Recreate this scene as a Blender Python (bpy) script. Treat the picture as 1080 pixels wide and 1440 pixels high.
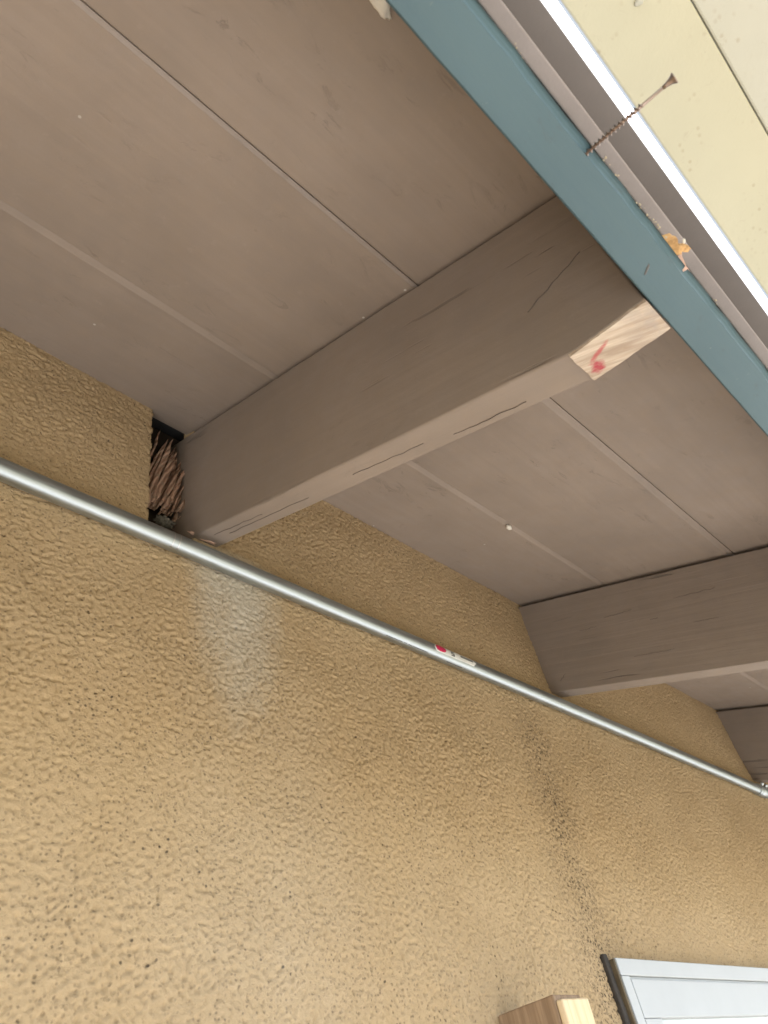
import bpy, bmesh, math, random
import numpy as np
from mathutils import Vector, Matrix, noise

for o in list(bpy.data.objects):
    bpy.data.objects.remove(o)
scene = bpy.context.scene
C = scene.collection
rad = math.radians

# ------------------------------------------------------------------ camera
Z0 = 2.50                      # height of the soffit line on the wall above the ground
right = Vector((0.702723, -0.688983, -0.177433))
down = Vector((0.391945, 0.583032, -0.711655))
fwd = Vector((0.593767, 0.430553, 0.679753))
cam_d = bpy.data.cameras.new("camera")
cam = bpy.data.objects.new("camera", cam_d)
C.objects.link(cam)
M = Matrix.Identity(4)
for i in range(3):
    M[i][0] = right[i]
    M[i][1] = -down[i]
    M[i][2] = -fwd[i]
M.translation = Vector((-0.3979, -0.5899, -0.8675 + Z0))
cam.matrix_world = M
cam_d.sensor_fit = 'VERTICAL'
cam_d.sensor_height = 24
cam_d.lens = 24 * 1045.75 / 1440
cam_d.clip_start = 0.02
cam_d.clip_end = 2000
cam_d.dof.use_dof = True
cam_d.dof.focus_distance = 0.9
cam_d.dof.aperture_fstop = 9
scene.camera = cam

# ------------------------------------------------------------------ sky, sun, exposure
SUN_EL, SUN_ROT = rad(62), rad(150)
world = bpy.data.worlds.new("World")
scene.world = world
world.use_nodes = True
wn = world.node_tree
sky = wn.nodes.new('ShaderNodeTexSky')
sky.sky_type = 'NISHITA'
sky.sun_disc = False
sky.sun_elevation = SUN_EL
sky.sun_rotation = SUN_ROT
bg = wn.nodes['Background']
bg.inputs[1].default_value = 0.15
sky.dust_density = 3.5
wn.links.new(sky.outputs[0], bg.inputs[0])
sun_d = bpy.data.lights.new("sun", 'SUN')
sun_d.energy = 5.0
sun_d.angle = rad(0.53)
sun_d.color = (1.0, 0.96, 0.91)
sun = bpy.data.objects.new("sun", sun_d)
C.objects.link(sun)
sdir = Vector((math.sin(SUN_ROT) * math.cos(SUN_EL), math.cos(SUN_ROT) * math.cos(SUN_EL), math.sin(SUN_EL)))
sun.rotation_euler = (-sdir).to_track_quat('-Z', 'Y').to_euler()
sun.location = (3, -6, 9)
vs = scene.view_settings
vs.view_transform = 'Standard'
vs.look = 'None'
vs.exposure = 2.5
vs.gamma = 1

# ------------------------------------------------------------------ measures
PITCH = 0.3743
T = math.tan(PITCH)
CP, SP = math.cos(PITCH), math.sin(PITCH)
RW = 0.038                     # rafter width
RD = 0.2105                    # rafter depth, measured plumb
S1, S2 = 0.7918, 0.7918 + 0.9335
TAIL, L = 0.5143, 0.579        # underside end, fascia inner face
ZF = -0.4196                   # fascia bottom
J1, J2 = 0.1873, 0.4119        # soffit joints
FW = 0.0335                    # fascia thickness

# ------------------------------------------------------------------ helpers
def link(o, parent=None):
    C.objects.link(o)
    if parent:
        o.parent = parent
    return o

def weighted(o):
    md = o.modifiers.new('weighted', 'WEIGHTED_NORMAL')
    md.weight = 90
    return o

def mesh_obj(name, bm, mat, parent=None, smooth=False):
    me = bpy.data.meshes.new(name)
    bm.normal_update()
    bm.to_mesh(me)
    bm.free()
    if smooth:
        me.polygons.foreach_set('use_smooth', [True] * len(me.polygons))
    me.materials.append(mat)
    o = bpy.data.objects.new(name, me)
    return link(o, parent)

def empty(name, loc, label, cat, group=None):
    o = bpy.data.objects.new(name, None)
    o.location = loc
    o.empty_display_size = 0.05
    return tag(link(o), label, cat, group)

def tag(o, label, cat, group=None):
    o['label'] = label
    o['category'] = cat
    if group:
        o['group'] = group
    return o

def local(parent):             # geometry is written around the soffit line; shift into the parent's frame
    return Vector((0, 0, Z0)) - parent.location if parent else Vector((0, 0, Z0))

def place(o, parent=None):
    o.location = local(parent)
    return o

def prism(prof, x0, x1, bevel=0.0, seg=2, cuts=0, jit=0.0, seed=0):
    """profile in (y, z) extruded along x; bevelled; optionally subdivided and slightly uneven"""
    bm = bmesh.new()
    a = [bm.verts.new((x0, y, z)) for y, z in prof]
    b = [bm.verts.new((x1, y, z)) for y, z in prof]
    n = len(prof)
    bm.faces.new(a)
    bm.faces.new(list(reversed(b)))
    for i in range(n):
        bm.faces.new((a[i], b[i], b[(i + 1) % n], a[(i + 1) % n]))
    bmesh.ops.recalc_face_normals(bm, faces=bm.faces)
    if bevel:
        bmesh.ops.bevel(bm, geom=bm.edges[:], offset=bevel, segments=seg, affect='EDGES', profile=0.5)
    if cuts:
        long_e = [e for e in bm.edges if e.calc_length() > 0.12]
        bmesh.ops.subdivide_edges(bm, edges=long_e, cuts=cuts, use_grid_fill=True)
    if jit:
        for v in bm.verts:
            p = v.co * 14 + Vector((seed * 7.3, 0, 0))
            q = v.co * 60 + Vector((seed * 3.1, 5, 0))
            v.co += (noise.noise_vector(p) * 0.7 + noise.noise_vector(q) * 0.3) * jit
    return bm

def box(x0, x1, y0, y1, z0, z1, bevel=0.0, **k):
    return prism([(y0, z0), (y1, z0), (y1, z1), (y0, z1)], x0, x1, bevel, **k)

def lathe(prof, n=24, cap=True):
    """profile (r, h) about +Z"""
    bm = bmesh.new()
    rings = []
    for r, h in prof:
        rings.append([bm.verts.new((r * math.cos(2 * math.pi * i / n), r * math.sin(2 * math.pi * i / n), h)) for i in range(n)])
    for A, B in zip(rings, rings[1:]):
        for i in range(n):
            bm.faces.new((A[i], A[(i + 1) % n], B[(i + 1) % n], B[i]))
    if cap:
        bm.faces.new(list(reversed(rings[0])))
        bm.faces.new(rings[-1])
    return bm

def lump(r, sx, sy, sz, seed, amp=0.45, freq=2.2, sub=3):
    bm = bmesh.new()
    bmesh.ops.create_icosphere(bm, subdivisions=sub, radius=1)
    off = Vector((seed * 5.7, seed * 1.3, seed * 9.1))
    for v in bm.verts:
        d = 1 + amp * noise.noise(v.co * freq + off) + amp * .5 * noise.noise(v.co * freq * 2.7 + off)
        v.co = Vector((v.co.x * d * sx, v.co.y * d * sy, v.co.z * d * sz)) * r
    return bm

# ------------------------------------------------------------------ materials
class NT:
    def __init__(s, name):
        s.m = bpy.data.materials.new(name)
        s.m.use_nodes = True
        s.t = s.m.node_tree
        s.b = s.t.nodes['Principled BSDF']
        s.co = s.t.nodes.new('ShaderNodeTexCoord').outputs['Object']
    def n(s, typ, ins=None, **props):
        nd = s.t.nodes.new(typ)
        for k, v in props.items():
            setattr(nd, k, v)
        for k, v in (ins or {}).items():
            if hasattr(v, 'is_output'):
                s.t.links.new(v, nd.inputs[k])
            else:
                nd.inputs[k].default_value = v
        return nd
    def map(s, scale=(1, 1, 1), rot=(0, 0, 0), loc=(0, 0, 0), vec=None):
        return s.n('ShaderNodeMapping', {'Vector': vec or s.co, 'Scale': scale, 'Rotation': rot, 'Location': loc}).outputs[0]
    def noise(s, vec, scale, detail=4, rough=0.55, dist=0.0):
        return s.n('ShaderNodeTexNoise', {'Vector': vec, 'Scale': scale, 'Detail': detail, 'Roughness': rough, 'Distortion': dist}).outputs[0]
    def vor(s, vec, scale, feature='F1', rand=1.0, dim='3D'):
        return s.n('ShaderNodeTexVoronoi', {'Vector': vec, 'Scale': scale, 'Randomness': rand}, voronoi_dimensions=dim, feature=feature)
    def ramp(s, fac, a, b, lo=0.0, hi=1.0):
        return s.n('ShaderNodeMapRange', {'Value': fac, 'From Min': a, 'From Max': b, 'To Min': lo, 'To Max': hi}).outputs[0]
    def math(s, op, a, b=0.0, c=0.0):
        return s.n('ShaderNodeMath', {0: a, 1: b, 2: c}, operation=op).outputs[0]
    def mix(s, fac, a, b, mode='MIX'):
        nd = s.n('ShaderNodeMix', {}, data_type='RGBA', blend_type=mode)
        for i, v in ((0, fac), (6, a), (7, b)):
            if hasattr(v, 'is_output'):
                s.t.links.new(v, nd.inputs[i])
            else:
                nd.inputs[i].default_value = v if i == 0 else (*v, 1.0)[:4]
        return nd.outputs[2]
    def bump(s, h, strength, dist, normal=None):
        ins = {'Height': h, 'Strength': strength, 'Distance': dist}
        if normal is not None:
            ins['Normal'] = normal
        return s.n('ShaderNodeBump', ins).outputs[0]
    def out(s, col=None, rough=None, normal=None, **kw):
        for k, v in (('Base Color', col), ('Roughness', rough), ('Normal', normal)):
            if v is None:
                continue
            if hasattr(v, 'is_output'):
                s.t.links.new(v, s.b.inputs[k])
            else:
                s.b.inputs[k].default_value = (*v, 1.0) if k == 'Base Color' else v
        for k, v in kw.items():
            s.b.inputs[k].default_value = v
        return s.m

def painted_wood(name, col, rot=(0, 0, 0), grain=0.25, crack=0.0, scuff=0.5, seed=0.0, rough=0.6, specks=0.0):
    """painted timber whose grain runs along local x after the rotation"""
    k = NT(name)
    v = k.map(rot=rot, loc=(seed, seed * .7, seed * 1.3))
    g = k.map(scale=(3, 90, 90), vec=v)
    gr = k.noise(g, 1.0, 5, 0.6, 0.3)
    big = k.noise(v, 5.0, 4, 0.55)
    mid = k.noise(v, 34.0, 5, 0.6)
    fine = k.noise(v, 420.0, 3, 0.6)
    c = k.mix(k.ramp(big, .3, .7), tuple(x * .84 for x in col), tuple(min(1, x * 1.13) for x in col))
    c = k.mix(k.ramp(mid, .35, .75, 0, .35), c, (col[0] * 1.15, col[1] * 1.08, col[2] * .95))
    c = k.mix(k.ramp(gr, .36, .66, 0, .30), c, tuple(x * .82 for x in col))
    dust = k.ramp(k.noise(v, 70.0, 6, .75), .58, .72)
    c = k.mix(k.math('MULTIPLY', dust, .22), c, (col[0] * 1.3, col[1] * 1.32, col[2] * 1.35))
    # scuffs: small curled dents and rubbed marks
    sv = k.noise(k.map(scale=(.6, 1.6, 1.6), vec=v), 26.0, 6, 0.72, 1.6)
    area = k.ramp(k.noise(v, 9.0, 3, .6), .46, .62)
    sc = k.math('MULTIPLY', k.ramp(sv, .57, .63), area)
    c = k.mix(k.math('MULTIPLY', sc, .45 * scuff), c, tuple(x * .55 for x in col))
    if specks:
        vo = k.vor(v, 30.0, dim='2D')
        d = vo.outputs['Distance']
        pick = k.n('ShaderNodeSeparateColor', {0: vo.outputs['Color']}).outputs[0]
        sp = k.math('MULTIPLY', k.ramp(d, .05, .035), k.ramp(pick, .982, .984))
        c = k.mix(k.math('MULTIPLY', sp, specks), c, (.75, .72, .66))
    cr = None
    if crack:
        cv = k.noise(k.map(scale=(7, 130, 130), vec=v), 1.0, 3, .5, .15)
        ca = k.ramp(k.noise(k.map(scale=(4, 12, 12), vec=v), 1.0, 2, .5), .57, .66)
        cr = k.math('MULTIPLY', k.ramp(cv, .61, .65), ca)
        c = k.mix(k.math('MULTIPLY', cr, .7 * crack), c, tuple(x * .3 for x in col))
    nrm = k.bump(gr, grain, .0012)
    nrm = k.bump(fine, .18, .0006, nrm)
    nrm = k.bump(big, .25, .01, nrm)
    nrm = k.bump(sc, .35 * scuff, -.0009, nrm)
    if cr is not None:
        nrm = k.bump(cr, .8, -.0015, nrm)
    return k.out(c, k.ramp(mid, .3, .7, rough - .06, rough + .1), nrm)

BROWN = (.288, .234, .194)
SLOPE = (PITCH, 0, 0)
m_soffit = painted_wood("soffit_paint", BROWN, grain=.22, scuff=1.1, specks=.5)
m_soffit2 = painted_wood("soffit_paint_b", tuple(x * 1.03 for x in BROWN), grain=.25, scuff=1.0, seed=3.3, specks=.6)
ROTS = (PITCH, 0, rad(90))
def rot_rafter(seed, crack, grain):
    # rafters run along y: turn the grain 90 degrees
    k = painted_wood("rafter_paint", tuple(x * .90 for x in BROWN), rot=(-PITCH, 0, rad(90)), grain=grain, crack=crack, scuff=.35, seed=seed)  # tone dropped below the soffit paint to deepen the shaded rafter sides
    return k
m_raft = [rot_rafter(1.7, .55, .22), rot_rafter(9.2, 1.0, .75), rot_rafter(14.5, .8, .6), rot_rafter(21.1, .6, .4)] * 2

def teal_mat():
    k = NT("teal_paint")
    big = k.noise(k.co, 7.0, 4, .55)
    fine = k.noise(k.map(scale=(.35, 1, 1)), 160.0, 4, .6)
    col = k.mix(k.ramp(big, .3, .7), (.052, .098, .118), (.064, .116, .137))
    vo = k.vor(k.co, 42.0, dim='2D')
    pick = k.n('ShaderNodeSeparateColor', {0: vo.outputs['Color']}).outputs[0]
    sp = k.math('MULTIPLY', k.ramp(vo.outputs['Distance'], .10, .06), k.ramp(pick, .90, .91))
    col = k.mix(k.math('MULTIPLY', sp, .5), col, (.14, .20, .22))
    br = k.noise(k.map(scale=(3, 130, 130)), 1.0, 4, .6, .4)
    col = k.mix(k.ramp(br, .35, .7, 0, .35), col, (.068, .118, .130))
    chip = k.ramp(k.noise(k.co, 48.0, 7, .75), .655, .69)
    col = k.mix(k.math('MULTIPLY', chip, .5), col, (.20, .22, .21))
    dirt = k.ramp(k.noise(k.map(scale=(1, 2, 2), loc=(3, 1, 2)), 30.0, 6, .75), .60, .70)
    col = k.mix(k.math('MULTIPLY', dirt, .35), col, (.05, .055, .05))
    n = k.bump(fine, .25, .0006)
    n = k.bump(br, .25, .0008, n)
    n = k.bump(chip, .4, -.0006, n)
    n = k.bump(big, .2, .006, n)
    return k.out(col, .5, n)
m_teal = teal_mat()

def stucco_mat():
    k = NT("stucco")
    P = k.n('ShaderNodeSeparateXYZ', {0: k.co})
    X, Z = P.outputs[0], P.outputs[2]
    warp = k.n('ShaderNodeTexNoise', {'Vector': k.co, 'Scale': 60.0, 'Detail': 3.0}).outputs[1]
    wv = k.n('ShaderNodeVectorMath', {0: k.co, 1: k.n('ShaderNodeVectorMath', {0: warp, 'Scale': .004}, operation='SCALE').outputs[0]}, operation='ADD').outputs[0]
    n1 = k.noise(wv, 300.0, 5, .68)
    plate = k.n('ShaderNodeMapRange', {'Value': n1, 'From Min': .34, 'From Max': .58}, interpolation_type='SMOOTHSTEP').outputs[0]
    b2 = k.noise(k.co, 560.0, 4, .8)
    hgt = k.math('ADD', plate, k.math('MULTIPLY', b2, .95))
    flat = k.n('ShaderNodeCombineXYZ', {0: X, 1: Z}).outputs[0]
    flatw = k.n('ShaderNodeVectorMath', {0: flat, 1: k.n('ShaderNodeVectorMath', {0: warp, 'Scale': .004}, operation='SCALE').outputs[0]}, operation='ADD').outputs[0]
    vo = k.n('ShaderNodeTexVoronoi', {'Vector': flatw, 'Scale': 125.0}, voronoi_dimensions='2D')
    pick = k.n('ShaderNodeSeparateColor', {0: vo.outputs['Color']}).outputs[0]
    # colour: tan render with broad mottling, creases darkened for dirt and painted-in shade
    big = k.noise(k.co, 3.2, 5, .6)
    mid = k.noise(k.co, 26.0, 4, .6)
    c = k.mix(k.ramp(big, .3, .7), (.445, .318, .178), (.515, .378, .222))
    c = k.mix(k.ramp(mid, .35, .7, 0, .22), c, (.44, .335, .215))
    c = k.mix(k.ramp(plate, .40, .0, 0, .16), c, (.20, .135, .075))
    c = k.mix(k.ramp(b2, .52, .75, 0, .10), c, (.60, .47, .30))
    # pin holes, dark with dirt and with shade painted into them
    pit = k.math('MULTIPLY', k.ramp(vo.outputs['Distance'], .22, .08), k.ramp(pick, .66, .90))
    clus = k.ramp(k.noise(k.co, 14.0, 3, .6), .50, .64)
    dark = k.math('MULTIPLY', pit, k.math('ADD', k.math('MULTIPLY', clus, .68), .25))
    vs_ = k.n('ShaderNodeTexVoronoi', {'Vector': flatw, 'Scale': 215.0}, voronoi_dimensions='2D')
    pk2 = k.n('ShaderNodeSeparateColor', {0: vs_.outputs['Color']}).outputs[1]
    pit3 = k.math('MULTIPLY', k.ramp(vs_.outputs['Distance'], .34, .10), k.ramp(pk2, .50, .88))  # small crescents of shade under the lumps, painted as dark pits
    patch = k.ramp(k.noise(k.map(loc=(4, 2, 7)), 7.0, 4, .6), .38, .62, .15, .62)
    dark = k.math('MAXIMUM', dark, k.math('MULTIPLY', pit3, patch))
    # mildew streak running down to the window corner
    cx = k.math('ADD', k.math('MULTIPLY', k.math('ADD', Z, .45), .10), .663)
    wob = k.math('MULTIPLY', k.math('SUBTRACT', k.noise(k.map(scale=(0, 0, 1)), 9.0, 3, .5), .5), .07)
    dx = k.math('ABSOLUTE', k.math('SUBTRACT', k.math('SUBTRACT', X, cx), wob))
    lane = k.math('MULTIPLY', k.ramp(dx, .075, .006), k.ramp(Z, -.24, -.33))
    lane = k.math('MULTIPLY', lane, k.ramp(k.noise(k.co, 22.0, 3, .6), .28, .50))
    pit2 = k.math('MAXIMUM', k.math('MULTIPLY', k.ramp(vo.outputs['Distance'], .34, .08), k.ramp(pick, .15, .6)), k.ramp(plate, .5, .05))
    dark = k.math('MAXIMUM', dark, k.math('MULTIPLY', lane, k.math('MULTIPLY', pit2, 1.0)))
    c = k.mix(k.math('MULTIPLY', lane, .05), c, (.16, .12, .075))
    c = k.mix(dark, c, (.075, .055, .038))
    # pale patch below the first rafter, thinning downward
    ex = k.math('DIVIDE', k.math('SUBTRACT', X, k.math('ADD', .064, k.math('MULTIPLY', k.math('SUBTRACT', k.noise(k.co, 13.0, 2, .5), .5), .03))), .058)
    ez = k.math('DIVIDE', k.math('ADD', Z, .240), .185)
    rr = k.math('ADD', k.math('MULTIPLY', ex, ex), k.math('MULTIPLY', ez, ez))
    rr = k.math('ADD', rr, k.math('MULTIPLY', k.math('SUBTRACT', k.noise(k.co, 30.0, 6, .78), .5), 2.0))
    pale_patch = k.math('MULTIPLY', k.n('ShaderNodeMapRange', {'Value': rr, 'From Min': 2.3, 'From Max': -1.0, 'To Min': 0.0, 'To Max': 1.0}, interpolation_type='SMOOTHSTEP').outputs[0], k.ramp(Z, -.205, -.222))
    fx = k.math('DIVIDE', k.math('SUBTRACT', X, .085), .13)
    fz = k.math('DIVIDE', k.math('ADD', Z, .58), .30)
    faint = k.math('ADD', k.math('ADD', k.math('MULTIPLY', fx, fx), k.math('MULTIPLY', fz, fz)), k.math('MULTIPLY', k.math('SUBTRACT', k.noise(k.co, 9.0, 4, .65), .5), 1.6))
    pale_patch = k.math('MAXIMUM', pale_patch, k.ramp(faint, 1.3, -.2, 0, .13))
    c = k.mix(k.math('MULTIPLY', pale_patch, k.ramp(b2, .3, .6, .55, 1.0)), c, (.56, .53, .46))
    n = k.bump(hgt, .42, .0016)
    n = k.bump(k.noise(k.co, 420.0, 5, .82), .55, .0014, n)
    n = k.bump(pit, .5, -.0015, n)
    n = k.bump(pit3, .4, -.0012, n)
    return k.out(c, .95, n, **{'Specular IOR Level': .12})
m_stucco = stucco_mat()

def plain(name, col, rough=.6, metallic=0.0, var=.12, scale=20.0, bump=.2, bscale=200.0):
    k = NT(name)
    f = k.noise(k.co, scale, 4, .6)
    c = k.mix(k.ramp(f, .3, .7), tuple(x * (1 - var) for x in col), tuple(min(1, x * (1 + var)) for x in col))
    n = k.bump(k.noise(k.co, bscale, 3, .6), bump, .001)
    return k.out(c, rough, n, Metallic=metallic)

m_trim = plain("mauve_trim_paint", (.255, .212, .195), .6, var=.14, scale=12, bump=.3)
m_starter = plain("grey_brown_strip", (.185, .163, .150), .6, var=.08, scale=9)  # darker, greyer tone for the strip outside the fascia
m_black = plain("roofing_felt", (.045, .043, .042), .9)
m_void = plain("dark_void", (.05, .035, .025), .9)  # near black, so the hollow behind the wall reads as unlit
m_fluff = plain("grey_lint", (.13, .12, .10), 1.0, bump=.8, bscale=400)
m_chip = plain("white_paint_chip", (.72, .68, .60), .7)
m_conc = plain("concrete", (.235, .237, .235), .9, var=.10, scale=1.4, bump=.4, bscale=60)
m_soil = plain("dry_ground", (.095, .088, .060), .95, var=.2, scale=.6, bump=.4, bscale=20)
m_zinc = plain("zinc_flashing", (.55, .55, .56), .35, 1.0, var=.06)

def pipe_mat():
    k = NT("galvanised_steel")
    v = k.map(scale=(1.0, 14, 14))
    st = k.noise(v, 22.0, 5, .65)
    sp = k.noise(k.co, 90.0, 4, .7)
    c = k.mix(k.ramp(st, .3, .7), (.38, .42, .435), (.48, .525, .54))
    c = k.mix(k.ramp(sp, .60, .78, 0, .5), c, (.42, .44, .45))
    r = k.ramp(st, .3, .7, .36, .50)
    n = k.bump(k.noise(k.map(scale=(1.5, 50, 50)), 12.0, 4, .6), .10, .0006)
    n = k.bump(k.noise(k.co, 60.0, 2, .5), .08, .002, n)
    return k.out(c, r, n, Metallic=1.0)
m_pipe = pipe_mat()

def raw_wood():
    k = NT("fresh_sawn_wood")
    P = k.n('ShaderNodeSeparateXYZ', {0: k.co})
    v = k.map(rot=(0, 0, rad(68)))
    saw = k.noise(k.map(scale=(16, 190, 30), vec=v), 1.0, 4, .6, .4)
    saw2 = k.noise(k.map(scale=(30, 420, 30), vec=v), 1.0, 3, .6, .2)
    c = k.mix(k.ramp(saw, .35, .66), (.36, .275, .205), (.60, .505, .405))
    c = k.mix(k.ramp(saw2, .5, .75, 0, .35), c, (.42, .27, .18))
    grey = k.math('MULTIPLY', k.ramp(P.outputs[1], -.545, -.572), k.ramp(k.noise(k.co, 90.0, 4, .6), .38, .62))
    c = k.mix(k.math('MULTIPLY', grey, .55), c, (.36, .31, .28))
    def spot(x, y, rx, ry, s, ang=0.0):
        dx = k.math('SUBTRACT', P.outputs[0], x)
        dy = k.math('SUBTRACT', P.outputs[1], y)
        ca, sa = math.cos(ang), math.sin(ang)
        u = k.math('DIVIDE', k.math('ADD', k.math('MULTIPLY', dx, ca), k.math('MULTIPLY', dy, sa)), rx)
        w = k.math('DIVIDE', k.math('SUBTRACT', k.math('MULTIPLY', dy, ca), k.math('MULTIPLY', dx, sa)), ry)
        r = k.math('ADD', k.math('MULTIPLY', u, u), k.math('MULTIPLY', w, w))
        r = k.math('ADD', r, k.math('MULTIPLY', k.math('SUBTRACT', k.noise(k.map(scale=(1, .45, 1), rot=(0, 0, rad(-22))), 330.0, 4, .7), .5), 2.6))
        return k.ramp(r, 1.2, .1, 0, s)
    c = k.mix(spot(.0268, -.5200, .0075, .0060, .9, rad(30)), c, (.36, .02, .045))
    c = k.mix(spot(.0150, -.5270, .0024, .0130, .75, rad(-25)), c, (.42, .05, .06))
    n = k.bump(saw, .7, .0022)
    n = k.bump(saw2, .5, .0012, n)
    return k.out(c, .75, n)
m_raw = raw_wood()

def cream_mat(name, a, b):
    k = NT(name)
    big = k.noise(k.co, 6.0, 4, .6)
    c = k.mix(k.ramp(big, .3, .7), a, b)
    vo = k.vor(k.map(scale=(1, 1.3, 1)), 120.0, dim='2D')
    pick = k.n('ShaderNodeSeparateColor', {0: vo.outputs['Color']}).outputs[0]
    area = k.ramp(k.noise(k.co, 16.0, 3, .6), .47, .60)
    sp = k.math('MULTIPLY', k.math('MULTIPLY', k.ramp(vo.outputs['Distance'], .40, .12), k.ramp(pick, .86, .92)), area)
    c = k.mix(k.math('MULTIPLY', sp, .35), c, (.30, .21, .11))
    st = k.math('MULTIPLY', k.ramp(k.noise(k.co, 60.0, 6, .75, 2.0), .58, .66), area)
    c = k.mix(k.math('MULTIPLY', st, .45), c, (.42, .36, .25))
    n = k.bump(k.noise(k.co, 140.0, 4, .6), .25, .0012)
    return k.out(c, .55, n)
m_cream = cream_mat("cream_paint", (.50, .465, .33), (.54, .505, .36))
m_cream2 = cream_mat("pale_grey_cream_paint", (.49, .47, .38), (.52, .50, .41))

def rot_wood():
    k = NT("rotten_timber")
    P = k.n('ShaderNodeSeparateXYZ', {0: k.co})
    d = k.n('ShaderNodeVectorMath', {0: k.co, 1: (.170, .018, -.175)}, operation='DISTANCE').outputs['Value']
    w = k.math('SINE', k.math('MULTIPLY', k.math('ADD', d, k.math('MULTIPLY', k.noise(k.co, 22.0, 3, .6), .012)), 1000.0))
    c = k.mix(k.ramp(w, -1, 1), (.30, .17, .11), (.60, .39, .28))
    c = k.mix(k.ramp(k.noise(k.co, 70.0, 4, .65), .48, .68, 0, .7), c, (.34, .27, .20))
    n = k.bump(w, .6, .0015)
    n = k.bump(k.noise(k.co, 260.0, 4, .65), .5, .0012, n)
    return k.out(c, .9, n)
m_rot = rot_wood()

def lumber(name, a, b):
    k = NT(name)
    g = k.noise(k.map(scale=(150, 150, 7)), 1.0, 4, .6, .4)
    c = k.mix(k.ramp(g, .35, .65), a, b)
    c = k.mix(k.ramp(k.noise(k.co, 12.0, 3, .6), .4, .7, 0, .4), c, a)
    return k.out(c, .7, k.bump(g, .5, .0015))
m_brown = lumber("brown_stained_shaded_lumber", (.24, .155, .09), (.38, .26, .16))  # weathered side of the post, its shade painted into the brown
m_pale = lumber("pale_bare_lit_lumber", (.66, .48, .27), (.80, .64, .42))  # fresh front of the post, the light on it painted into the tone
m_white = plain("white_vinyl", (.45, .465, .47), .5, var=.03, scale=14, bump=.08)
m_olive = plain("weathered_olive_trim", (.115, .085, .048), .7, var=.3, scale=40, bump=.5)
m_gap_shade = plain("gap_shade_tone", (.05, .042, .035), .9, var=.4, scale=60, bump=.8)
m_steel = plain("screw_steel", (.36, .28, .235), .42, 1.0, var=.15, scale=200)
m_leaf = plain("orange_dry_splinter", (.46, .27, .11), .8, var=.45, scale=110, bump=.7, bscale=300)
m_leaf2 = plain("pink_torn_fibre", (.55, .36, .28), .8, var=.25, scale=120, bump=.7, bscale=300)
m_red = plain("red_print", (.55, .02, .09), .5, var=.3, scale=250, bump=.1)
m_print = plain("grey_print", (.10, .10, .10), .5, var=.2, scale=300, bump=.05)
m_stick = plain("sticker_paper", (.66, .66, .62), .5, var=.05, scale=60, bump=.05)

def glass_mat():
    k = NT("window_glass_over_white_blind")
    f = k.noise(k.map(scale=(1, 1, 2.2)), 14.0, 3, .5)
    c = k.mix(k.ramp(f, .4, .7), (.44, .48, .50), (.52, .56, .58))
    return k.out(c, .08, k.bump(f, .1, .004))
m_glass = glass_mat()

# ------------------------------------------------------------------ ground
bm = bmesh.new()
vs4 = [bm.verts.new(p) for p in ((-400, -400, 0), (400, -400, 0), (400, 400, 0), (-400, 400, 0))]
bm.faces.new(vs4)
g = mesh_obj("ground", bm, m_soil)
g['kind'] = 'structure'
bm = box(-7, 7, -1.75, 0.0, -.1, .05, .006)  # unseen strip, width and tone set for light bounced under the eave
p = mesh_obj("bounce_pavement", bm, m_conc)
p['kind'] = 'structure'

# ------------------------------------------------------------------ stucco wall
def perlin(x, y, seed):
    rng = np.random.RandomState(seed)
    N = 1024
    ang = rng.rand(N, N) * 2 * np.pi
    gx, gy = np.cos(ang), np.sin(ang)
    xi = np.floor(x).astype(int)
    yi = np.floor(y).astype(int)
    xf, yf = x - xi, y - yi
    def dot(a, b, dx, dy):
        i, j = (xi + a) % N, (yi + b) % N
        return gx[i, j] * dx + gy[i, j] * dy
    u = xf ** 3 * (xf * (xf * 6 - 15) + 10)
    v = yf ** 3 * (yf * (yf * 6 - 15) + 10)
    a = dot(0, 0, xf, yf) * (1 - u) + dot(1, 0, xf - 1, yf) * u
    b = dot(0, 1, xf, yf - 1) * (1 - u) + dot(1, 1, xf - 1, yf - 1) * u
    return a * (1 - v) + b * v

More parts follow.
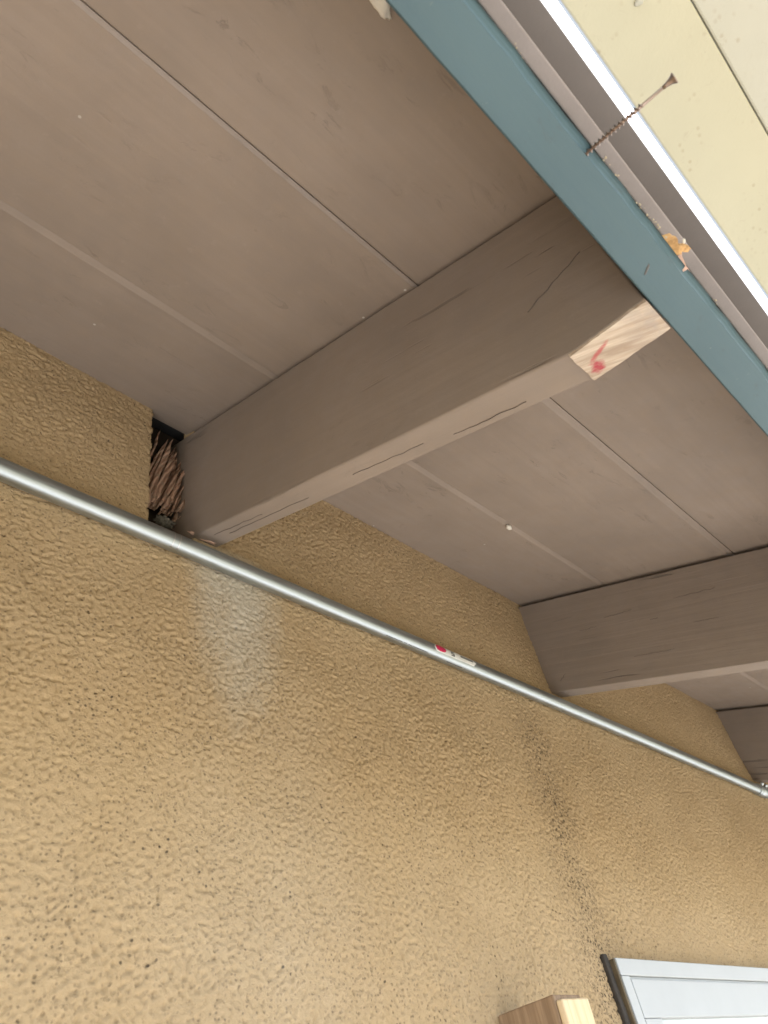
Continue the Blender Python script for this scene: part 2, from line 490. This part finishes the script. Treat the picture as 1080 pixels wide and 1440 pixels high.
HX0, HX1, HZ0 = -.062, .002, -.236        # broken-out patch left of the first rafter
wall = empty("stucco_wall", (0.6, 0.0, 0.0), "tan rough stucco house wall under the brown eave", "wall")
wall['kind'] = 'thing'
def build_stucco():
    X0, X1, ZB, ZT = -.60, 2.15, -.82, .012
    st = .0018
    xs = np.arange(X0, X1 + st / 2, st)
    zs = np.arange(ZB, ZT + st / 2, st)
    nx, nz = len(xs), len(zs)
    XX, ZZ = np.meshgrid(xs, zs)
    wx = perlin(XX / .05, ZZ / .05, 1) * .010
    wz = perlin(XX / .05 + 9, ZZ / .05, 2) * .010
    A, B = XX + wx, ZZ + wz
    p1 = perlin(A / .0048, B / .0043, 3)
    h = p1 * .0010 - np.clip(-p1 - .12, 0, 1) * .0046
    h += perlin(A / .0115, B / .0100, 4) * .0007
    h += .0030
    h += perlin(A / .11, B / .09, 5) * .0022
    h *= .80 + .6 * np.clip(perlin(XX / .16, ZZ / .16, 6) + .4, 0, 1)
    h += np.random.RandomState(8).rand(nz, nx) * .0004
    edge = np.minimum.reduce([XX - X0, X1 - XX, ZZ - ZB, np.full_like(XX, 9)])
    h *= np.clip(edge / .02, 0, 1)
    YY = -h
    # hole
    jag = perlin(ZZ / .014, XX * 0 + 3.3, 7) * .0022
    hole = (XX > HX0 + jag) & (XX < HX1) & (ZZ > HZ0 + perlin(XX / .02, ZZ * 0 + 1.1, 9) * .006)
    YY = np.where(hole, .019, YY)
    verts = np.stack([XX, YY, ZZ], -1).reshape(-1, 3)
    idx = np.arange(nx * nz).reshape(nz, nx)
    q = np.stack([idx[:-1, :-1], idx[:-1, 1:], idx[1:, 1:], idx[1:, :-1]], -1).reshape(-1, 4)
    hf = hole.reshape(-1)[q].sum(1)
    q = q[hf < 4]                                   # keep the edge walls, drop the bottom of the hole
    # plain wall around the detailed zone
    n0 = len(verts)
    BX0, BX1, BZ = -5.6, 4.6, -Z0 + .05
    rects = [(BX0, X0, BZ, ZT), (X1, BX1, BZ, ZT), (X0, X1, BZ, ZB)]
    ev, eq = [], []
    for a, b, c, d in rects:
        i = n0 + len(ev)
        ev += [(a, 0, c), (b, 0, c), (b, 0, d), (a, 0, d)]
        eq.append((i, i + 1, i + 2, i + 3))
    verts = np.vstack([verts, np.array(ev)])
    q = np.vstack([q, np.array(eq)])
    me = bpy.data.meshes.new("stucco_render")
    me.vertices.add(len(verts))
    me.vertices.foreach_set('co', verts.astype(np.float32).ravel())
    me.loops.add(len(q) * 4)
    me.loops.foreach_set('vertex_index', q.astype(np.int32).ravel())
    me.polygons.add(len(q))
    me.polygons.foreach_set('loop_start', np.arange(0, len(q) * 4, 4, dtype=np.int32))
    me.polygons.foreach_set('use_smooth', np.ones(len(q), dtype=bool))
    me.update(calc_edges=True)
    me.validate()
    me.materials.append(m_stucco)
    o = link(bpy.data.objects.new("stucco_render", me), wall)
    return place(o, wall)
build_stucco()
bm = prism([(.055, -Z0), (.22, -Z0), (.22, T * .22 + .021), (.055, T * .055 + .021)], -5.6, 4.6)  # closed backing added to keep daylight out of the broken patch
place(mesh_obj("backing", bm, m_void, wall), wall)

# ------------------------------------------------------------------ eave
eave = empty("roof_eave", (0.0, -.3, Z0), "brown painted roof eave with exposed rafters above the stucco wall", "eave")
rafter_x = [(0.0, .0060, .0026, 1), (S1, .0075, .0018, 2), (S2, .0075, .0018, 3), (-.86, .002, .002, 4), (2.62, .002, .002, 5)]
for i, (x, gap, bev, sd) in enumerate(rafter_x):
    y1 = -L + .0008
    prof = [(.20, T * .20 - gap), (y1, T * y1 - gap), (y1, ZF), (-TAIL, -T * TAIL - RD), (.20, T * .20 - RD)]
    bm = prism(prof, x, x + RW, bev, 3, cuts=14, jit=.0007, seed=sd)
    place(mesh_obj("rafter", bm, m_raft[i], eave, True), eave)
# sawn level cuts are sub-parts of the rafters
rafters = [o for o in eave.children if o.name.startswith("rafter")]
for o in rafters:
    o.data.polygons.foreach_set('use_smooth', [True] * len(o.data.polygons))
rafters.sort(key=lambda o: sum(v.co.x for v in o.data.vertices) / len(o.data.vertices))
for o in rafters:
    weighted(o)
    x = min(v.co.x for v in o.data.vertices)
    if abs(x) > .02:
        continue
    za, zb = -T * TAIL - RD, ZF
    bm = bmesh.new()
    nx_, ny_ = 22, 36
    grid = []
    for j in range(ny_ + 1):
        f = j / ny_
        yy = -TAIL + .0035 + (-(L - .001) + TAIL - .0035) * f
        zz = za + (zb - za) * (yy + TAIL) / (-L + TAIL)
        row = []
        for i2 in range(nx_ + 1):
            xx = .0006 + (RW - .0012) * i2 / nx_
            r = noise.noise(Vector((xx * 190 + yy * 60, yy * 20, 1.5))) * .0008
            if i2 in (0, nx_):
                xx += (1 if i2 else -1) * (.0001 + .0005 * noise.noise(Vector((yy * 140, i2, 4.4))))
            y3 = yy
            if j == 0:
                y3 += .0010 * noise.noise(Vector((xx * 120, 1.1, 6.6))) + .0004
            row.append(bm.verts.new((xx, y3, zz - .0014 + r)))
        grid.append(row)
    for j in range(ny_):
        for i2 in range(nx_):
            bm.faces.new((grid[j][i2], grid[j + 1][i2], grid[j + 1][i2 + 1], grid[j][i2 + 1]))
    ring = [grid[0][i2] for i2 in range(nx_ + 1)] + [grid[j][nx_] for j in range(1, ny_ + 1)] + [grid[ny_][i2] for i2 in range(nx_ - 1, -1, -1)] + [grid[j][0] for j in range(ny_ - 1, 0, -1)]
    topv = [bm.verts.new((v.co.x, v.co.y, v.co.z + .0045)) for v in ring]
    for a in range(len(ring)):
        b = (a + 1) % len(ring)
        bm.faces.new((ring[a], ring[b], topv[b], topv[a]))
    bmesh.ops.recalc_face_normals(bm, faces=bm.faces)
    cut = mesh_obj("sawn_end", bm, m_raw, o)
    cut['label'] = "pale bare sawn end of the rafter with red crayon marks"

def sl(y, n):                              # point on the soffit slope lifted n along its normal
    return (y - SP * n, T * y + CP * n)

TH = .019
bays = [(-5.6, .0185, .0030, .0022), (.0195, S1 + .0185, .0095, .0015), (S1 + .0195, S2 + .0185, .0095, .0015), (S2 + .0195, 4.8, .0095, .0015)]
for b, (xa, xb, ch2, gap2) in enumerate(bays):
    rows = [(.014 if b == 0 else .11, -J1, .0085, .0012), (-J1, -J2, ch2, gap2), (-J2, -.6155, .0015, 0)]
    prev_gap = 0
    for r, (ya, yb, ch, gp) in enumerate(rows):
        ya2 = ya - prev_gap
        prof = [sl(ya2, .0008), sl(ya2 - .001, 0), sl(yb + ch + .0004, 0), sl(yb + .0004, .0028 if ch > .002 else .001), sl(yb + .0004 + (SP * TH if r == 2 else 0), TH), sl(ya2, TH)]
        if r == 2 and b:
            continue
        bm = prism(prof, xa, 4.8 if r == 2 else xb, 0)
        prev_gap = gp
        place(mesh_obj("soffit_board", bm, m_soffit if (r + b) % 2 == 0 else m_soffit2, eave), eave)

bm = prism([sl(-.6158, 0), sl(-.652, 0), sl(-.652 + SP * TH, TH), sl(-.6158, TH)], -5.6, 4.8)
place(mesh_obj("starter_board", bm, m_starter, eave), eave)

# fascia with a slightly uneven, paint-thickened outer arris
bm = box(-5.6, 4.8, -L - FW, -L, ZF, -T * L - .016, 0)
for sel, off in ((lambda p: p.y < -L - .01 and p.z < ZF + .001, .0055), (lambda p: p.y > -L - .001 and p.z < ZF + .001, .0012)):
    bmesh.ops.bevel(bm, geom=[e for e in bm.edges if abs(e.verts[0].co.x - e.verts[1].co.x) > 1 and sel(e.verts[0].co)], offset=off, segments=3, affect='EDGES')
bmesh.ops.subdivide_edges(bm, edges=[e for e in bm.edges if abs(e.verts[0].co.x - e.verts[1].co.x) > 1], cuts=600, use_grid_fill=True)
for v in bm.verts:
    if v.co.y < -L - FW + .006:
        n1 = noise.noise(Vector((v.co.x * 22, 0, 3.1)))
        n2 = noise.noise(Vector((v.co.x * 105, v.co.z * 40, 7.7)))
        v.co.y -= .0006 * n1 + .0013 * n2
        if v.co.z < ZF + .01:
            v.co.z += .0009 * n2
    else:
        v.co.y += .0003 * noise.noise(Vector((v.co.x * 40, 2, 9)))
fas = place(mesh_obj("fascia_board", bm, m_teal, eave, True), eave)
weighted(fas)
fas['label'] = "teal painted fascia board"
bm = box(-5.6, 4.8, -L - FW - .0125, -L - FW - .0022, -.368, -T * L - .020, .0012, cuts=60, jit=.0006)
tr = place(mesh_obj("trim_strip", bm, m_trim, eave), eave)
tr['label'] = "lighter mauve trim strip behind the fascia"
# drip edge and roofing
dz0, dz1 = -T * .652 + .004, -T * .652 + CP * TH + .004
bm = prism([(-.6522, dz0), (-.6531, dz0), (-.6531, dz1), (-.62, dz1 + T * .033), (-.62, dz1 + T * .033 - .001), (-.6522, dz1 - .001)], -5.6, 4.8)
place(mesh_obj("drip_edge", bm, m_zinc, eave), eave)
bm = prism([sl(-.642, TH + .006), sl(3.4, TH + .004), sl(3.4, TH + .022), sl(-.642, TH + .022)], -5.6, 4.8)
place(mesh_obj("roofing", bm, m_black, eave), eave)

# rotten blocking seen in the broken-out patch
def blocking():
    """weathered end of the blocking, broken up into upright leaning splinters"""
    bm = bmesh.new()
    rng = random.Random(31)
    for layer, (y0, count) in enumerate(((.014, 19), (.022, 17), (.030, 15))):
        for i in range(count):
            f = (i + rng.uniform(-.3, .3)) / count
            xb = -.092 + .098 * f
            zb = (-.172 if xb < -.052 else -.150) + rng.uniform(-.006, .005)
            zt = -.026 + .030 * noise.noise(Vector((f * 4.1, layer * 3.3, 1.7))) + rng.uniform(-.040, .016) + .008 * layer
            w = rng.uniform(.0020, .0085)
            d = rng.uniform(.004, .008)
            lean = .20 + .16 * f + rng.uniform(-.05, .05)
            bow = rng.uniform(-.002, .006)
            n = 9
            rings = []
            for k in range(n + 1):
                t = k / n
                z = zb + (zt - zb) * t
                x = xb + lean * (z - zb) + bow * math.sin(t * math.pi) + .0016 * noise.noise(Vector((i * 3.7, layer, t * 6)))
                ww = w * (1 - .25 * t) * (1 + .35 * noise.noise(Vector((i * 1.9, layer * 2, t * 9))))
                if t > .8:
                    ww *= max(.12, (1 - t) / .2)
                y = y0 + .0035 * noise.noise(Vector((i * 2.3, layer * 5, t * 5))) + .003 * t
                rings.append([bm.verts.new(p) for p in ((x - ww / 2, y, z), (x + ww / 2, y + .0006, z + ww * .3), (x + ww / 2, y + d, z), (x - ww / 2, y + d, z))])
            for A, B in zip(rings, rings[1:]):
                for q in range(4):
                    bm.faces.new((A[q], A[(q + 1) % 4], B[(q + 1) % 4], B[q]))
            bm.faces.new(list(reversed(rings[0])))
            bm.faces.new(rings[-1])
    bmesh.ops.recalc_face_normals(bm, faces=bm.faces)
    return bm
blk = place(mesh_obj("blocking", blocking(), m_rot, eave, False), eave)
blk['label'] = "rotten reddish brown blocking wood in the broken patch"

# ------------------------------------------------------------------ patio cover beyond the eave
cover = empty("patio_cover", (1.2, -.9, 0.0), "cream painted patio cover seen beyond the teal fascia, top right", "patio cover")
HC = -.1175
def cov(name, bm, m):
    return place(mesh_obj(name, bm, m, cover), cover)
cov("header_beam", box(-5.0, 4.6, -.7645, -.679, HC, HC + .022, .002, cuts=40, jit=.0006, seed=5), m_cream)
cov("cover_plank", box(-5.0, 4.6, -.935, -.7662, HC + .003, HC + .042, .002), m_cream2)
cov("cover_plank", box(-5.0, 4.6, -1.106, -.937, HC + .002, HC + .042, .002), m_cream)
cov("outer_beam", box(-5.0, 4.6, -1.196, -1.108, HC - .05, HC + .085, .003), m_cream2)
for px in (-4.8, 4.3):
    cov("post", box(px, px + .089, -1.19, -1.112, -Z0 + .05, HC - .0505, .003), m_cream2)
for px in (-4.8, -1.2, 4.3):
    cov("cross_tie", box(px, px + .089, -1.107, -.68, HC + .0865, HC + .15, .003), m_cream2)

# ------------------------------------------------------------------ conduit on the wall
RP = .0115
PY, PZ = -.0180, -.2497
def tube_x(x0, x1, r, n=96, cuts=1):
    bm = bmesh.new()
    rings = []
    for x in [x0, x0 + .002] + [x0 + (x1 - x0) * c / 60 for c in range(1, 60)] + [x1 - .002, x1]:
        rings.append([bm.verts.new((x, r * math.cos(2 * math.pi * i / n), r * math.sin(2 * math.pi * i / n))) for i in range(n)])
    for A, B in zip(rings, rings[1:]):
        for i in range(n):
            bm.faces.new((A[i], A[(i + 1) % n], B[(i + 1) % n], B[i]))
    bm.faces.new(rings[0])
    bm.faces.new(list(reversed(rings[-1])))
    bmesh.ops.recalc_face_normals(bm, faces=bm.faces)
    return bm
def shell(x0, x1, a0, a1, r, th=.0003, nx_=6, na=12, rnd=0.0):
    """piece of thin film wrapped on the pipe, angles from outward (-y) turning up"""
    bm = bmesh.new()
    def P(x, a, rr):
        return (x, -rr * math.cos(a), rr * math.sin(a))
    gi, go = [], []
    for i in range(nx_ + 1):
        f = i / nx_
        s = 1.0
        if rnd:
            e = min(f, 1 - f) * (x1 - x0)
            s = math.sqrt(max(0.0, 1 - max(0, 1 - e / rnd) ** 2)) * (1 - .15) + .15
        am, ah = (a0 + a1) / 2, (a1 - a0) / 2 * s
        x = x0 + (x1 - x0) * f
        go.append([bm.verts.new(P(x, am - ah + 2 * ah * j / na, r + th)) for j in range(na + 1)])
        gi.append([bm.verts.new(P(x, am - ah + 2 * ah * j / na, r)) for j in range(na + 1)])
    for G in (go, gi):
        for i in range(nx_):
            for j in range(na):
                bm.faces.new((G[i][j], G[i + 1][j], G[i + 1][j + 1], G[i][j + 1]))
    for i in range(nx_):
        bm.faces.new((go[i][0], gi[i][0], gi[i + 1][0], go[i + 1][0]))
        bm.faces.new((go[i][na], go[i + 1][na], gi[i + 1][na], gi[i][na]))
    for j in range(na):
        bm.faces.new((go[0][j], go[0][j + 1], gi[0][j + 1], gi[0][j]))
        bm.faces.new((go[nx_][j], gi[nx_][j], gi[nx_][j + 1], go[nx_][j + 1]))
    bmesh.ops.recalc_face_normals(bm, faces=bm.faces)
    return bm

cond = empty("conduit_pipe", (0.6, PY, PZ + Z0), "long galvanised steel conduit pipe running along the stucco wall", "pipe")
OFF = Vector((-.6, 0, 0))
def con(name, bm, m, smooth=True, parent=None):
    for v in bm.verts:
        v.co.z += .0016 * math.sin(v.co.x * 2.3 + .4)
        v.co.y += .0010 * math.sin(v.co.x * 3.1 + 1.0)
    o = mesh_obj(name, bm, m, parent or cond, smooth)
    if parent is None:
        o.location = OFF
    return o
def smooth_sides(o):
    o.data.polygons.foreach_set('use_smooth', [len(p.vertices) == 4 for p in o.data.polygons])
XC = 1.668
smooth_sides(con("pipe", tube_x(-4.4, XC + .01, RP, cuts=1), m_pipe))
smooth_sides(con("pipe", tube_x(XC + .045, 4.4, RP), m_pipe))
bm = lathe([(RP + .0001, 0), (RP + .0022, 0), (RP + .0028, .0006), (RP + .0028, .009), (RP + .0019, .0096), (RP + .0019, .0115), (RP + .0030, .012), (RP + .0030, .046), (RP + .0019, .047), (RP + .0019, .049), (RP + .0028, .050), (RP + .0028, .058), (RP, .0585)], 32)
bmesh.ops.rotate(bm, verts=bm.verts, matrix=Matrix.Rotation(rad(90), 3, 'Y'))
bmesh.ops.translate(bm, verts=bm.verts, vec=(XC, 0, 0))
cp = con("coupling", bm, m_pipe, True)
for k_, dx in enumerate((.016, .042)):
    bm = lathe([(.0001, -.004), (.0042, -.004), (.0042, .0052), (.0034, .0062), (.0034, .0040), (.0001, .0040)], 12, cap=False)
    ang = rad(-38)
    bmesh.ops.rotate(bm, verts=bm.verts, matrix=Matrix.Rotation(rad(52), 3, 'X'))
    dirv = Matrix.Rotation(rad(52), 3, 'X') @ Vector((0, 0, 1))
    bmesh.ops.translate(bm, verts=bm.verts, vec=Vector((XC + dx, 0, 0)) + dirv * (RP + .003))
    con("set_screw", bm, m_pipe, False, cp)
# sticker with its print
UP = rad(-32)
st_o = con("sticker", shell(.420, .520, UP, UP + rad(62), RP, nx_=24, rnd=.006), m_stick)
st_o['label'] = "white sticker with a red blot and grey print"
con("print_blot", shell(.4225, .4465, UP + rad(8), UP + rad(60), RP + .00035, nx_=20, rnd=.010), m_red, True, st_o)
# a small mark read as an angular S
for (x0, x1, a0, a1) in ((.459, .4665, 40, 47), (.459, .4665, 25, 32), (.459, .4665, 10, 17), (.459, .4612, 25, 47), (.4643, .4665, 10, 32)):
    con("print_mark", shell(x0, x1, UP + rad(a0), UP + rad(a1), RP + .00035), m_print, True, st_o)
con("print_bar", shell(.481, .514, UP + rad(28), UP + rad(42), RP + .00035, nx_=16, rnd=.003), m_print, True, st_o)
# faint mill print on the pipe
for x0_, x1_, a_ in ((.318, .352, -72), (.356, .362, -72), (.366, .408, -73)):
    con("print_mark", shell(x0_, x1_, rad(a_), rad(a_ + 5), RP + .00015, .0002), m_print, True)
con("print_mark", shell(.455, .492, rad(-84), rad(-77), RP + .00015, .0002), m_print, True)
for xr in (-.033, -.041):
    con("ring_mark", shell(xr, xr + .0012, rad(-80), rad(120), RP + .00012, .0002, na=24), m_zinc, True)

# ------------------------------------------------------------------ window at the lower right
win = empty("window", (1.25, -.008, Z0 - 1.15), "white framed window with dark weathered left edge at the lower right", "window")
WX0, WX1, WZ1, WZ0 = .662, 1.86, -.6665, -1.62
def wn_(name, bm, m):
    return place_w(mesh_obj(name, bm, m, win))
def place_w(o):
    o.location = Vector((0, 0, Z0)) - win.location
    return o
WY = -.017
def frame(x0, x1, z0, z1, w, y0, y1, name, m):
    wn_(name, box(x0, x1, y0, y1, z1 - w, z1, .0012), m)
    wn_(name, box(x0, x1, y0, y1, z0, z0 + w, .0012), m)
    wn_(name, box(x0, x0 + w, y0, y1, z0 + w + .0003, z1 - w - .0003, .0012), m)
    wn_(name, box(x1 - w, x1, y0, y1, z0 + w + .0003, z1 - w - .0003, .0012), m)
frame(WX0 + .0012, WX1, WZ0, WZ1, .021, WY, .05, "frame", m_white)
frame(WX0 + .0222, WX1 - .021, WZ0 + .021, WZ1 - .021, .0035, WY + .004, .05, "bead", m_white)
frame(WX0 + .0257, WX1 - .0245, WZ0 + .0245, WZ1 - .0245, .046, WY + .001, .05, "sash", m_white)
wn_("pane", box(WX0 + .0717, WX1 - .0705, WY + .008, WY + .014, WZ0 + .0705, WZ1 - .0705), m_glass)
tr2 = wn_("edge_trim", box(WX0 - .0042, WX0, WY + .0012, .03, WZ0, WZ1 - .001, .0012, cuts=30, jit=.0008), m_olive)
tr2['label'] = "dark weathered olive edge of the window"
bm = box(WX0 - .014, WX0 - .003, -.0085, .02, WZ0, WZ1 + .006, .002, cuts=60, jit=.0030, seed=2)  # dark strip added for the shade in the recess beside the window
wn_("gap_shade", bm, m_gap_shade)

# ------------------------------------------------------------------ timber post against the wall
post = empty("timber_post", (.415, -.047, .05), "brown timber post with pale front edge standing against the wall, left of the window", "post")
PX0, PX1, PYF, PYB, PT = .388, .440, -.090, -.0045, -.7285
def pst(name, bm, m):
    o = mesh_obj(name, bm, m, post)
    o.location = Vector((0, 0, Z0)) - post.location
    return o
def chipped(bm, zt):
    for v in bm.verts:
        if v.co.z > zt - .02:
            v.co.z -= .004 * max(0, noise.noise(Vector((v.co.x * 120, v.co.y * 120, 0))) + .2)
            if v.co.y < PYF + .012:
                v.co.z -= .003 + .004 * noise.noise(Vector((v.co.x * 60, 3, 1)))
    return bm
bm = box(PX0, PX1, PYF + .009, PYB, -Z0 + .05, PT, .0015, cuts=20, jit=.0006)
pst("post_body", bm, m_brown)
bm = box(PX0 + .001, PX1 - .0006, PYF, PYF + .0086, -Z0 + .05, PT - .001, .0015, cuts=16, jit=.0007, seed=6)
fr = pst("front_edge", chipped(bm, PT), m_pale)
fr['label'] = "pale bare wood front edge of the post, lit tone painted in"

# ------------------------------------------------------------------ screw sticking out of the fascia
tip, head = Vector((-.1212, -.6085, -.4150)), Vector((-.1189, -.6677, -.4200))
Ls = (head - tip).length
scr = empty("wood_screw", tip + Vector((0, 0, Z0)), "steel wood screw sticking half driven out of the teal fascia edge", "screw")
rotm = (head - tip).to_track_quat('Z', 'Y').to_matrix()
def scp(name, bm, smooth=True):
    bmesh.ops.rotate(bm, verts=bm.verts, matrix=rotm)
    return mesh_obj(name, bm, m_steel, scr, smooth)
scp("shank", lathe([(.0009, -.012), (.00095, Ls * .60), (.0011, Ls * .62), (.0011, Ls - .0055)], 14))
scp("head", lathe([(.0011, Ls - .0075), (.0015, Ls - .0050), (.0020, Ls - .0026), (.0030, Ls - .0006), (.0035, Ls), (.0035, Ls + .0005), (.0020, Ls + .0006), (.0015, Ls - .0010)], 20))
bm = bmesh.new()
pitch_, n_t = .0028, 14
prev = None
zend = Ls * .66
steps = int((zend + .006) / pitch_ * n_t)
for s in range(steps + 1):
    a = 2 * math.pi * s / n_t
    z = -.006 + pitch_ * s / n_t
    ro = .0022 * min(1, (steps - s) / 20 + .5)
    cur = [bm.verts.new((r * math.cos(a), r * math.sin(a), z + dz)) for r, dz in ((.0009, -.00075), (ro, 0), (.0009, .00075))]
    if prev:
        bm.faces.new((prev[0], cur[0], cur[1], prev[1]))
        bm.faces.new((prev[1], cur[1], cur[2], prev[2]))
    prev = cur
scp("thread", bm, False)

# ------------------------------------------------------------------ small things
def small(name, bm, m, loc, label, cat, rot=(0, 0, 0), smooth=True):
    o = mesh_obj(name, bm, m, None, smooth)
    o.location = Vector(loc) + Vector((0, 0, Z0))
    o.rotation_euler = rot
    return tag(o, label, cat)

# torn splinter wedged on the outer edge of the fascia
spl = empty("wood_splinter", Vector((-.006, -.6135, -.411 + Z0)), "torn orange brown wood splinter caught on the outer fascia edge", "splinter")
def sp_(name, bm, m, loc, rot=(0, 0, 0)):
    o = mesh_obj(name, bm, m, spl, False)
    o.location = loc
    o.rotation_euler = rot
    return o
def torn_sheet(pts, th, seed, amp):
    bm = bmesh.new()
    f = bm.faces.new([bm.verts.new((x, y, 0)) for x, y in pts])
    ext = bmesh.ops.extrude_face_region(bm, geom=[f])
    for v in [g_ for g_ in ext['geom'] if isinstance(g_, bmesh.types.BMVert)]:
        v.co.z += th
    bmesh.ops.triangulate(bm, faces=bm.faces)
    bmesh.ops.subdivide_edges(bm, edges=bm.edges, cuts=2, use_grid_fill=True)
    for v in bm.verts:
        p = v.co * 260 + Vector((seed, 0, 0))
        v.co += noise.noise_vector(p) * amp + Vector((0, 0, noise.noise(v.co * 120) * amp * 2.0))
    bmesh.ops.recalc_face_normals(bm, faces=bm.faces)
    return bm
ox, oy = -.006, -.6135
body = [(-.0285, -.6126), (-.0253, -.6166), (-.0196, -.6190), (-.0138, -.6166), (-.0072, -.6219), (-.0030, -.6222), (-.0022, -.6190), (-.0072, -.6166), (-.0056, -.6146), (-.0070, -.6118), (-.0150, -.6092), (-.0215, -.6098)]
tail = [(-.0072, -.6160), (-.0020, -.6142), (.0058, -.6128), (.0125, -.6122), (.0118, -.6094), (.0050, -.6092), (-.0060, -.6110)]
sp_("torn_flake", torn_sheet([(x - ox, y - oy) for x, y in body], .0028, 3, .0011), m_leaf, (0, 0, -.002))
sp_("fibre_strip", torn_sheet([(x - ox, y - oy) for x, y in tail], .0022, 8, .0009), m_leaf2, (0, 0, -.0025))
sp_("pale_edge", lump(.0015, 1.5, .6, .5, 7, .6, 2.0), m_chip, (-.0045, -.0075, .0005), (.1, .2, .6))

small("paint_chip", lump(.0068, 1.0, .55, .40, 3, .4, 1.6), m_chip, (.5014, -.1815, -.0738), "small white chip stuck on the soffit joint between two rafters", "paint chip", (PITCH, .1, .3))
small("caulk_blob", lump(.010, 1.4, .6, .4, 11, .4, 1.5), m_chip, (-.224, -.5715, -.2290), "white blob of caulk where soffit meets fascia, top edge", "caulk", (0, 0, .2))
small("lint_clump", lump(.0075, 1.3, .7, .8, 6, 1.0, 3.0, 4), m_fluff, (-.030, .012, -.190), "grey lint clump in the broken patch above the pipe", "lint")
small("paint_drip", lump(.0042, .8, 1.2, .5, 13, .3, 1.5), m_cream2, (-.0155, -.7300, HC - .0012), "cream paint drip on the patio cover beam, top edge", "paint drip")
small("wood_flake", lump(.012, 1.5, .22, .22, 15, .5, 2.0), m_leaf2, (.012, -.0085, -.2115), "pinkish wood flake between pipe and first rafter", "wood flake", (0, .25, -.2))

bm = lump(.0042, 1.0, .28, .12, 21, .5, 2.0)
gm = mesh_obj("gouge", bm, m_print, fas, True)
gm.location = (-.0214, -.5919, ZF - .0001)
gm.rotation_euler = (0, 0, .9)

rng = random.Random(12)
bm = bmesh.new()
for i in range(30):
    x = rng.gauss(rng.choice((-.095, -.060, -.045, .06, -.2)), .009)
    r = rng.uniform(.0003, .0010)
    ret = bmesh.ops.create_icosphere(bm, subdivisions=1, radius=r)
    c = Vector((x, -L - FW - rng.uniform(-.0004, .0022), ZF + rng.uniform(.004, .009)))
    for v in ret['verts']:
        v.co = v.co * rng.uniform(.7, 1.3) + c
o = mesh_obj("dirt_crumbs", bm, plain("tan_crumbs", (.40, .33, .23), .95, var=.3, scale=300))
o.location = (0, 0, Z0)
o['kind'] = 'stuff'
o['label'] = "tan dirt crumbs along the outer edge of the teal fascia"
o['category'] = "dirt"

# drying cracks in the rafters
m_crack = plain("crack_shadow", (.12, .098, .082), .95)
def crack(parent, p0, p1, normal, w, seed):
    p0, p1, normal = Vector(p0), Vector(p1), Vector(normal).normalized()
    d = (p1 - p0).normalized()
    side = d.cross(normal)
    bm = bmesh.new()
    n = 26
    prev = None
    for i in range(n + 1):
        t = i / n
        c = p0.lerp(p1, t) + side * .0016 * noise.noise(Vector((seed * 3.1, t * 7, 0))) + normal * .0007
        ww = w * .30 * math.sin(math.pi * min(1, max(.02, t))) ** .6 * (.55 + .9 * abs(noise.noise(Vector((seed, t * 15, 2)))))
        cur = [bm.verts.new(c - side * ww), bm.verts.new(c + side * ww), bm.verts.new(c - normal * .003)]
        if prev:
            for a_, b_ in ((0, 1), (1, 2), (2, 0)):
                bm.faces.new((prev[a_], cur[a_], cur[b_], prev[b_]))
        prev = cur
    bmesh.ops.recalc_face_normals(bm, faces=bm.faces)
    return mesh_obj("crack", bm, m_crack, parent)
def by_x(x):
    return min(rafters, key=lambda o: abs(min(v.co.x for v in o.data.vertices) - x))
def under(x, y):
    return (x, y, T * y - RD)
def flank(x, y, depth):
    return (x, y, T * y - depth)
ND = (0, SP, -CP)
r1, r2 = by_x(0.0), by_x(S1)
for i, (x0, y0, x1, y1, w) in enumerate(((.013, -.03, .016, -.12, .0004), (.022, -.05, .023, -.19, .0005), (.020, -.26, .022, -.35, .0004), (.028, -.38, .029, -.455, .0005))):
    crack(r1, under(x0, y0), under(x1, y1), ND, w, i + 1)
crack(r1, flank(0, -.500, .138), flank(0, -.562, .100), (-1, 0, 0), .00045, 11)
for i, (y0, y1, d0, d1, w) in enumerate(((-.06, -.10, .060, .058, .0008), (-.105, -.14, .092, .090, .0009), (-.16, -.215, .075, .070, .0009), (-.235, -.25, .098, .097, .0010), (-.29, -.36, .065, .062, .0007), (-.30, -.34, .120, .119, .0007), (-.03, -.045, .190, .176, .0010), (-.18, -.25, .165, .163, .0005))):
    crack(r2, flank(S1, y0, d0), flank(S1, y1, d1), (-1, 0, 0), w, i + 21)
